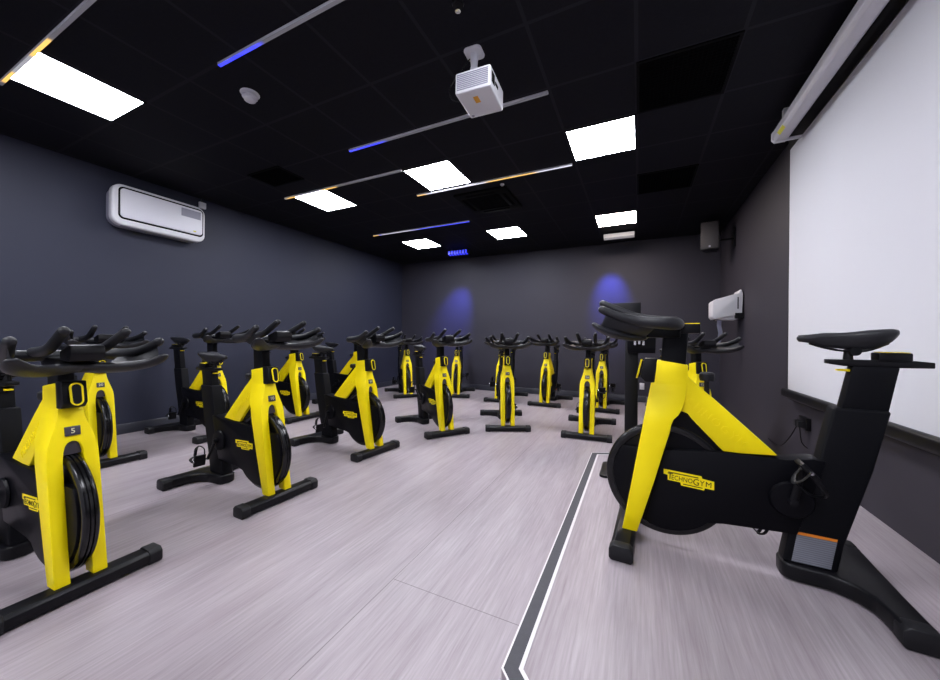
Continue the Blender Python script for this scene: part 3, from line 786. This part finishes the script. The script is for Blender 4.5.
lathe_thing('sprinkler_head', 'dark sprinkler head on the ceiling at the top edge, before the projector', 'sprinkler', (-0.94, 1.77, ZC), [
    ('sprinkler_rose', 'black', [(0, -0.0005), (0.035, -0.0005), (0.030, -0.012), (0, -0.014)]), ('sprinkler_body', 'chrome', [(0, -0.013), (0.010, -0.013), (0.008, -0.040), (0.016, -0.042), (0.016, -0.045), (0, -0.046)])])

# blue wall-wash fixtures near the back wall
def wash(x0, x1, y, label, lens, n):
    r = empty('led_wash_bar', label, 'stage light', 'wall wash bars', ((x0 + x1) / 2, y, ZC))
    h = (x1 - x0) / 2
    quick('bar_body', M['base'], lambda bm: b_prism(bm, [(-0.04, -0.03), (0.04, -0.03), (0.05, -0.09), (0.035, -0.115), (-0.045, -0.10)], -h, h, 'x'), r, bevel=0.004)
    for s in (-1, 1):
        quick('bar_bracket', M['base'], lambda bm: b_box(bm, (s * h * 0.6 - 0.015, -0.012, -0.034), (s * h * 0.6 + 0.015, 0.012, -0.0005)), r)
    for k in range(n):
        x = -h + 2 * h * (k + .5) / n
        def lensb(bm):
            w = h / n * (0.98 if lens == 'barlens' else 0.62)
            b_prism(bm, [(-0.041, -0.0995), (0.034, -0.1145), (0.033, -0.1185), (-0.042, -0.1035)], x - w, x + w, 'x')
            b_prism(bm, [(-0.0455, -0.10), (-0.0405, -0.034), (-0.0435, -0.034), (-0.0485, -0.10)], x - w, x + w, 'x')
        quick('bar_lens', M[lens], lensb, r)
    return r
wash(-3.68, -3.22, 6.62, 'black wash bar with blue diodes on the ceiling near the far corner', 'blue', 7)
wash(-0.57, -0.07, 6.66, 'wash bar with a pale lens under the warm light panel', 'barlens', 1)

# ------------------------------------------------------------------ projector
pr = empty('projector', 'white projector hung from a ceiling pole in front of the middle light panel', 'projector', None, (-1.0, 2.12, ZC), 0.05)
def mount(bm):
    b_prism(bm, rrect(-0.06, -0.06, 0.06, 0.06, 0.03), -0.008, -0.0005, 'z')
    b_lathe(bm, [(0.05, -0.008), (0.028, -0.02), (0.022, -0.10), (0.026, -0.105), (0.026, -0.125), (0.018, -0.13), (0.018, -0.21), (0.0, -0.21), (0.0, -0.008)], (0, 0, 0), 'z', 20)
quick('ceiling_mount', M['offwhite'], mount, pr, sharp=50)
def arms(bm):
    for a in range(3):
        t = a * 2 * PI / 3 + 0.4
        b_tube(bm, [(0, 0, -0.195, .010, .006), (0.03 + 0.05 * math.cos(t), -0.03 + 0.05 * math.sin(t), -0.225, .010, .006), (0.06 + 0.07 * math.cos(t), -0.07 + 0.07 * math.sin(t), -0.28, .010, .006)], ident, 8)
quick('mount_arms', M['offwhite'], arms, pr)
PB = (-0.085, -0.13, -0.345)
pb_lo, pb_hi = (-0.040, -0.21, -0.405), (0.190, 0.05, -0.275)
body = quick('projector_body', M['white'], lambda bm: b_box(bm, pb_lo, pb_hi), pr, bevel=0.012, seg=3)
def ventf(bm):
    for k in range(9):
        z = -0.39 + 0.10 * (k + .5) / 9
        b_box(bm, (-0.026, -0.213, z - 0.0025), (0.176, -0.2095, z + 0.0025))
quick('vent_slots', M['grille'], ventf, body)
def ports(bm):
    b_box(bm, (0.1895, -0.185, -0.365), (0.1925, -0.135, -0.300)); b_box(bm, (0.1895, -0.12, -0.345), (0.1925, -0.07, -0.325))
quick('port_panel', M['dark'], ports, body)
quick('warning_label', M['amberlabel'], lambda bm: b_box(bm, (0.055, -0.150, -0.4065), (0.087, -0.090, -0.4045)), body)
quick('lens', M['gloss'], lambda bm: b_lathe(bm, [(0, 0.0), (0.034, 0.0), (0.034, 0.012), (0.026, 0.014), (0, 0.008)], (0.12, 0.047, -0.34), 'y', 24), body)
quick('foot', M['grille'], lambda bm: b_lathe(bm, [(0, 0), (0.009, 0), (0.008, -0.006), (0, -0.006)], (-0.01, 0.02, -0.4045), 'z', 14), body)
quick('cable', M['black'], lambda bm: b_tube(bm, [(-0.04, -0.05, -0.34, .004, .004), (-0.13, -0.04, -0.31, .004, .004), (-0.18, 0.0, -0.2, .004, .004), (-0.12, 0.02, -0.09, .004, .004), (-0.04, 0.03, -0.004, .004, .004)], ident, 8), pr)

# ------------------------------------------------------------------ air conditioner on the left wall
ac = empty('air_conditioner', 'white wall air conditioner with rounded corners high on the side wall', 'air conditioner', None, (XL, 2.285, 2.41))
def acx(pts, a, b, bm, s=1.0): b_prism(bm, pts, a, b, 'x')
L2, H2 = 0.468, 0.465
quick('back_case', M['grille'], lambda bm: acx(rrect(-L2 + 0.01, 0.0, L2 - 0.01, H2 - 0.02, 0.11, 8), 0.0, 0.09, bm), ac, bevel=0.01)
quick('case', M['white'], lambda bm: acx(rrect(-L2, 0.0, L2, H2, 0.10, 8), 0.085, 0.185, bm), ac, bevel=0.022, seg=3)
quick('panel_gap', M['dark'], lambda bm: acx(rrect(-L2 + 0.052, 0.070, L2 - 0.027, H2 - 0.030, 0.050, 6), 0.15, 0.1865, bm), ac)
fp = quick('front_panel', M['offwhite'], lambda bm: acx(rrect(-L2 + 0.068, 0.090, L2 - 0.040, H2 - 0.048, 0.038, 6), 0.15, 0.198, bm), ac, bevel=0.008, seg=3)
def acst(bm): b_box(bm, (0.1975, 0.185, 0.290), (0.199, 0.405, 0.392))
st = quick('info_sticker', M['grille'], acst, fp)
quick('logo_sticker', M['limelabel'], lambda bm: b_box(bm, (0.1975, 0.32, 0.118), (0.1988, 0.352, 0.134)), fp)
def louv(bm):
    for k in range(3): b_box(bm, (0.105 + 0.022 * k, -L2 + 0.09, -0.004), (0.118 + 0.022 * k, L2 - 0.09, 0.004))
quick('vent_louver', M['grille'], louv, ac)
sp_ = empty('isolator_switch', 'small white isolator box on the wall beside the air conditioner', 'switch', None, (XL, 2.80, 2.965))
quick('switch_plate', M['offwhite'], lambda bm: b_box(bm, (0, -0.042, -0.042), (0.035, 0.042, 0.042)), sp_, bevel=0.006)
quick('rocker', M['white'], lambda bm: b_box(bm, (0.034, -0.015, -0.02), (0.042, 0.015, 0.02)), sp_)
quick('conduit', M['skirt'], lambda bm: b_box(bm, (0, -0.012, 0.04), (0.02, 0.012, ZC - 2.95)), sp_)

# ------------------------------------------------------------------ projection screen
ps = empty('projection_screen', 'large white projection screen with a black border on the wall', 'projection screen', None, (0, 0, 0))
PX = 1.235
PY0, PY1, PZ0, PZ1 = 1.0, 4.155, 0.725, 2.905
quick('screen_sheet', M['screen'], lambda bm: b_box(bm, (PX, PY0, PZ0), (PX + 0.004, PY1, PZ1)), ps)
def brd(bm):
    b_box(bm, (PX - 0.004, PY1, PZ0 - 0.03), (PX + 0.012, PY1 + 0.026, ZC - 0.03))
    b_box(bm, (PX - 0.004, PY0 - 0.026, PZ0 - 0.03), (PX + 0.012, PY0, ZC - 0.03))
    b_box(bm, (PX - 0.004, PY0, PZ1), (PX + 0.012, PY1, ZC - 0.03))
quick('screen_border', M['border'], brd, ps)
quick('bottom_bar', M['black'], lambda bm: b_prism(bm, rrect(PX - 0.035, PZ0 - 0.075, PX + 0.025, PZ0 + 0.002, 0.022), PY0 - 0.03, PY1 + 0.05, 'y'), ps)
quick('wall_batten', M['border'], lambda bm: b_box(bm, (PX + 0.012, PY0 + 0.1, ZC - 0.13), (XR - 0.001, PY1 - 0.1, ZC - 0.05)), ps)
rh = empty('screen_housing', 'long white roller housing under the ceiling along the screen top', 'projection screen', None, (0, 0, 0))
RX, RZ = 1.082, 2.925
quick('housing_tube', M['alu'], lambda bm: b_prism(bm, [(RX - 0.055, RZ - 0.030), (RX - 0.035, RZ - 0.055), (RX + 0.035, RZ - 0.055), (RX + 0.055, RZ - 0.035), (RX + 0.055, RZ + 0.055), (RX - 0.03, RZ + 0.055), (RX - 0.055, RZ + 0.03)], 0.9, 3.86, 'y'), rh, bevel=0.008, seg=3)
quick('end_plate', M['offwhite'], lambda bm: b_prism(bm, [(RX - 0.057, RZ - 0.032), (RX - 0.037, RZ - 0.057), (RX + 0.037, RZ - 0.057), (RX + 0.057, RZ - 0.037), (RX + 0.057, RZ + 0.057), (RX - 0.03, RZ + 0.057), (RX - 0.057, RZ + 0.032)], 3.855, 3.885, 'y'), rh, bevel=0.003)
quick('rating_label', M['limelabel'], lambda bm: b_prism(bm, [(RX - 0.0553, RZ - 0.031), (RX - 0.036, RZ - 0.0552), (RX - 0.037, RZ - 0.0567), (RX - 0.0565, RZ - 0.032)], 3.62, 3.74, 'y'), rh)
quick('wall_arm', M['offwhite'], lambda bm: b_box(bm, (RX + 0.03, 3.86, RZ - 0.05), (PX - 0.005, 3.885, RZ - 0.03)), rh)
for yb in (1.4, 3.7):
    quick('ceiling_bracket', M['offwhite'], lambda bm: b_box(bm, (RX - 0.03, yb - 0.02, RZ + 0.05), (RX + 0.055, yb + 0.02, ZC - 0.0005)), rh)

# wall sockets on the screen wall and the back wall
def socket(label, lo, hi, m, axis, parts):
    r = empty('wall_socket', label, 'socket')
    p = quick('socket_plate', M[m], lambda bm: b_box(bm, lo, hi), r, bevel=0.004)
    for nm, mm, bb in parts: quick(nm, M[mm], bb, r)
    return r
SKY, SKZ = 3.88, 0.475
socket('black wall socket with plugs and a dangling cable beneath the projection screen', (XR - 0.035, SKY - 0.075, SKZ - 0.05), (XR - 0.0005, SKY + 0.075, SKZ + 0.05), 'black', 'x', [
    ('plug', 'cap', lambda bm: b_box(bm, (XR - 0.075, SKY - 0.05, SKZ - 0.03), (XR - 0.034, SKY - 0.01, SKZ + 0.02))),
    ('plug', 'cap', lambda bm: b_box(bm, (XR - 0.075, SKY + 0.012, SKZ - 0.03), (XR - 0.034, SKY + 0.052, SKZ + 0.02))),
    ('cable', 'black', lambda bm: b_tube(bm, [(XR - 0.06, SKY + 0.03, SKZ - 0.03, .005, .005), (XR - 0.05, SKY + 0.2, SKZ - 0.16, .005, .005), (XR - 0.03, SKY + 0.42, SKZ - 0.28, .005, .005), (XR - 0.02, SKY + 0.62, SKZ - 0.352, .005, .005), (XR - 0.02, SKY + 0.9, SKZ - 0.352, .005, .005)], ident, 8)),
    ('cable', 'black', lambda bm: b_tube(bm, [(XR - 0.06, SKY - 0.03, SKZ - 0.03, .004, .004), (XR - 0.05, SKY - 0.04, SKZ - 0.15, .004, .004), (XR - 0.01, SKY - 0.03, SKZ - 0.2, .004, .004)], ident, 8))])
socket('small white wall socket low on the back wall behind the stand', (0.03, YB - 0.02, 0.24), (0.11, YB - 0.0005, 0.36), 'white', 'y', [
    ('rocker', 'offwhite', lambda bm: b_box(bm, (0.055, YB - 0.026, 0.285), (0.085, YB - 0.019, 0.315)))])

# ------------------------------------------------------------------ loudspeaker
ls = empty('loudspeaker', 'black loudspeaker on a bracket high in the far corner by the screen wall', 'speaker', None, (0.98, 6.42, 2.54))
rot = math.radians(-14)
def R2(p):
    x, y, z = p; c, s = math.cos(rot), math.sin(rot); return Vector((x * c - y * s, x * s + y * c, z))
quick('cabinet', M['black'], lambda bm: b_prism(bm, [(-0.12, -0.10), (0.12, -0.10), (0.075, 0.15), (-0.075, 0.15)], 0.0, 0.42, 'z', R2), ls, bevel=0.006)
gr = quick('grille', M['speakergrille'], lambda bm: b_box(bm, (-0.11, -0.112, 0.012), (0.11, -0.099, 0.408), R2), ls, bevel=0.004)
quick('badge', M['silver'], lambda bm: b_box(bm, (-0.012, -0.114, 0.03), (0.012, -0.1115, 0.055), R2), gr)
def brk(bm):
    b_box(bm, (XR - 0.98 - 0.012, -0.05, 0.02), (XR - 0.98 - 0.0005, 0.05, 0.30))
    b_tube(bm, [(0.06, 0.03, 0.15, .014, .014), (0.16, 0.02, 0.15, .014, .014), (XR - 0.98 - 0.006, 0.0, 0.15, .014, .014)], ident, 10)
quick('wall_bracket', M['base'], brk, ls)

# ------------------------------------------------------------------ paper towel dispenser
pd = empty('paper_dispenser', 'white wall paper dispenser with a sheet of paper hanging down', 'paper dispenser', None, (XR, 6.03, 1.50))
def case(bm):
    b_prism(bm, [(-0.02, 0.03), (-0.33, -0.035), (-0.355, 0.0), (-0.355, 0.21), (-0.33, 0.235), (-0.06, 0.315), (-0.045, 0.36), (-0.03, 0.36), (-0.012, 0.30)], -0.16, 0.16, 'y')
cs = quick('dispenser_case', M['white'], case, pd, bevel=0.014, seg=3)
quick('roll_bottom', M['offwhite'], lambda bm: b_box(bm, (-0.28, -0.12, -0.045), (-0.06, 0.12, 0.02)), cs, bevel=0.01)
quick('case_latch', M['dark'], lambda bm: b_box(bm, (-0.075, -0.1612, 0.10), (-0.062, -0.159, 0.26)), cs)
quick('mount_plate', M['black'], lambda bm: b_box(bm, (-0.10, -0.165, -0.03), (-0.0005, 0.165, 0.045)), pd)
def sheet(bm):
    path = [(-0.27, -0.02), (-0.275, -0.12), (-0.26, -0.24), (-0.285, -0.36), (-0.27, -0.46)]
    P = smooth_path([(a, b) for a, b in path], 5)
    for k, (x, z) in enumerate(P): pass
    vs = []
    for (x, z) in P:
        vs.append([bm.verts.new((x + dx, y, z)) for dx, y in ((-0.01, -0.05), (0.025, -0.01), (0.055, 0.03), (0.058, 0.034), (0.028, -0.006), (-0.007, -0.046))])
    for A, B in zip(vs, vs[1:]):
        for k in range(6): bm.faces.new((A[k], A[(k + 1) % 6], B[(k + 1) % 6], B[k]))
    bm.faces.new(vs[0]); bm.faces.new(vs[-1][::-1])
quick('paper_sheet', M['paper'], sheet, pd)

# ------------------------------------------------------------------ AV control stand on the stage
av = empty('control_stand', 'black control stand with a box of sockets behind the stage bike handlebar', 'stand', None, (-0.045, 3.0, STAGE))
quick('stand_base', M['base'], lambda bm: b_prism(bm, rrect(-0.215, -0.17, 0.215, 0.17, 0.03), 0.0, 0.018, 'z'), av, bevel=0.004)
quick('stand_post', M['base'], lambda bm: b_box(bm, (-0.046, -0.03, 0.017), (0.046, 0.03, 1.12)), av, bevel=0.005)
bx = quick('control_box', M['screenpad'], lambda bm: b_prism(bm, [(-0.11, 0.98), (-0.13, 1.10), (-0.10, 1.16), (0.09, 1.16), (0.09, 0.94), (-0.08, 0.94)], -0.03, 0.16, 'x'), av, bevel=0.006)
bx.data.materials[0] = M['column']
def jacks(bm):
    for k in range(3): b_box(bm, (0.015 + 0.028 * k, -0.128, 1.00 + 0.006 * (k % 2)), (0.031 + 0.028 * k, -0.105, 1.032 + 0.006 * (k % 2)))
quick('jack_plug', M['chrome'], jacks, bx)
quick('control_screen', M['black'], lambda bm: b_prism(bm, [(-0.055, 1.165), (-0.035, 1.160), (0.045, 1.322), (0.025, 1.330)], -0.15, 0.062, 'x'), av, bevel=0.004)
quick('top_plate', M['base'], lambda bm: b_box(bm, (-0.10, -0.08, 1.158), (0.12, 0.09, 1.172)), av)

# ------------------------------------------------------------------ lamps: the blue beams of the two wash bars
def spot(name, loc, target, energy, size, blend=0.7, col=(0.10, 0.12, 1.0)):
    l = bpy.data.lights.new(name, 'SPOT'); l.energy = energy; l.color = col; l.spot_size = math.radians(size); l.spot_blend = blend; l.shadow_soft_size = 0.05
    o = bpy.data.objects.new(name, l); COL.objects.link(o); o.location = loc
    d = Vector(target) - Vector(loc); o.rotation_euler = d.to_track_quat('-Z', 'Y').to_euler()
spot('blue_beam_corner', (-3.45, 6.72, 2.90), (-3.92, YB, 1.75), 330, 46, 1.0)
spot('blue_beam_stage', (-0.50, 6.76, 2.90), (-0.50, YB, 2.0), 290, 44, 1.0)

# ------------------------------------------------------------------ world, camera, view
w = bpy.data.worlds.new('World'); SCN.world = w; w.use_nodes = True
bg = w.node_tree.nodes['Background']; bg.inputs[0].default_value = (0.02, 0.02, 0.025, 1); bg.inputs[1].default_value = 0.2

cd = bpy.data.cameras.new('camera'); cam = bpy.data.objects.new('camera', cd); COL.objects.link(cam)
fwd = Vector((-math.sin(YAW), math.cos(YAW), 0)); right = Vector((math.cos(YAW), math.sin(YAW), 0)); up = Vector((0, 0, 1))
cr, sr = math.cos(ROLL), math.sin(ROLL)
r2 = right * cr + up * sr; u2 = up * cr - right * sr
mw = Matrix((r2, u2, -fwd)).transposed().to_4x4(); mw.translation = (0, 0, CAMZ)
cam.matrix_world = mw
cd.sensor_fit = 'HORIZONTAL'; cd.sensor_width = 36; cd.lens = FPX / 940 * 36; cd.shift_y = -0.5 / 940
cd.clip_start = 0.02
SCN.camera = cam
SCN.view_settings.view_transform = 'Standard'; SCN.view_settings.look = 'None'
SCN.view_settings.exposure = 0.72; SCN.view_settings.gamma = 1.0
SCN.view_settings.use_curve_mapping = False
SCN.cycles.use_denoising = True
SCN.cycles.max_bounces = 6; SCN.cycles.diffuse_bounces = 4; SCN.cycles.glossy_bounces = 3
SCN.cycles.sample_clamp_indirect = 4.0
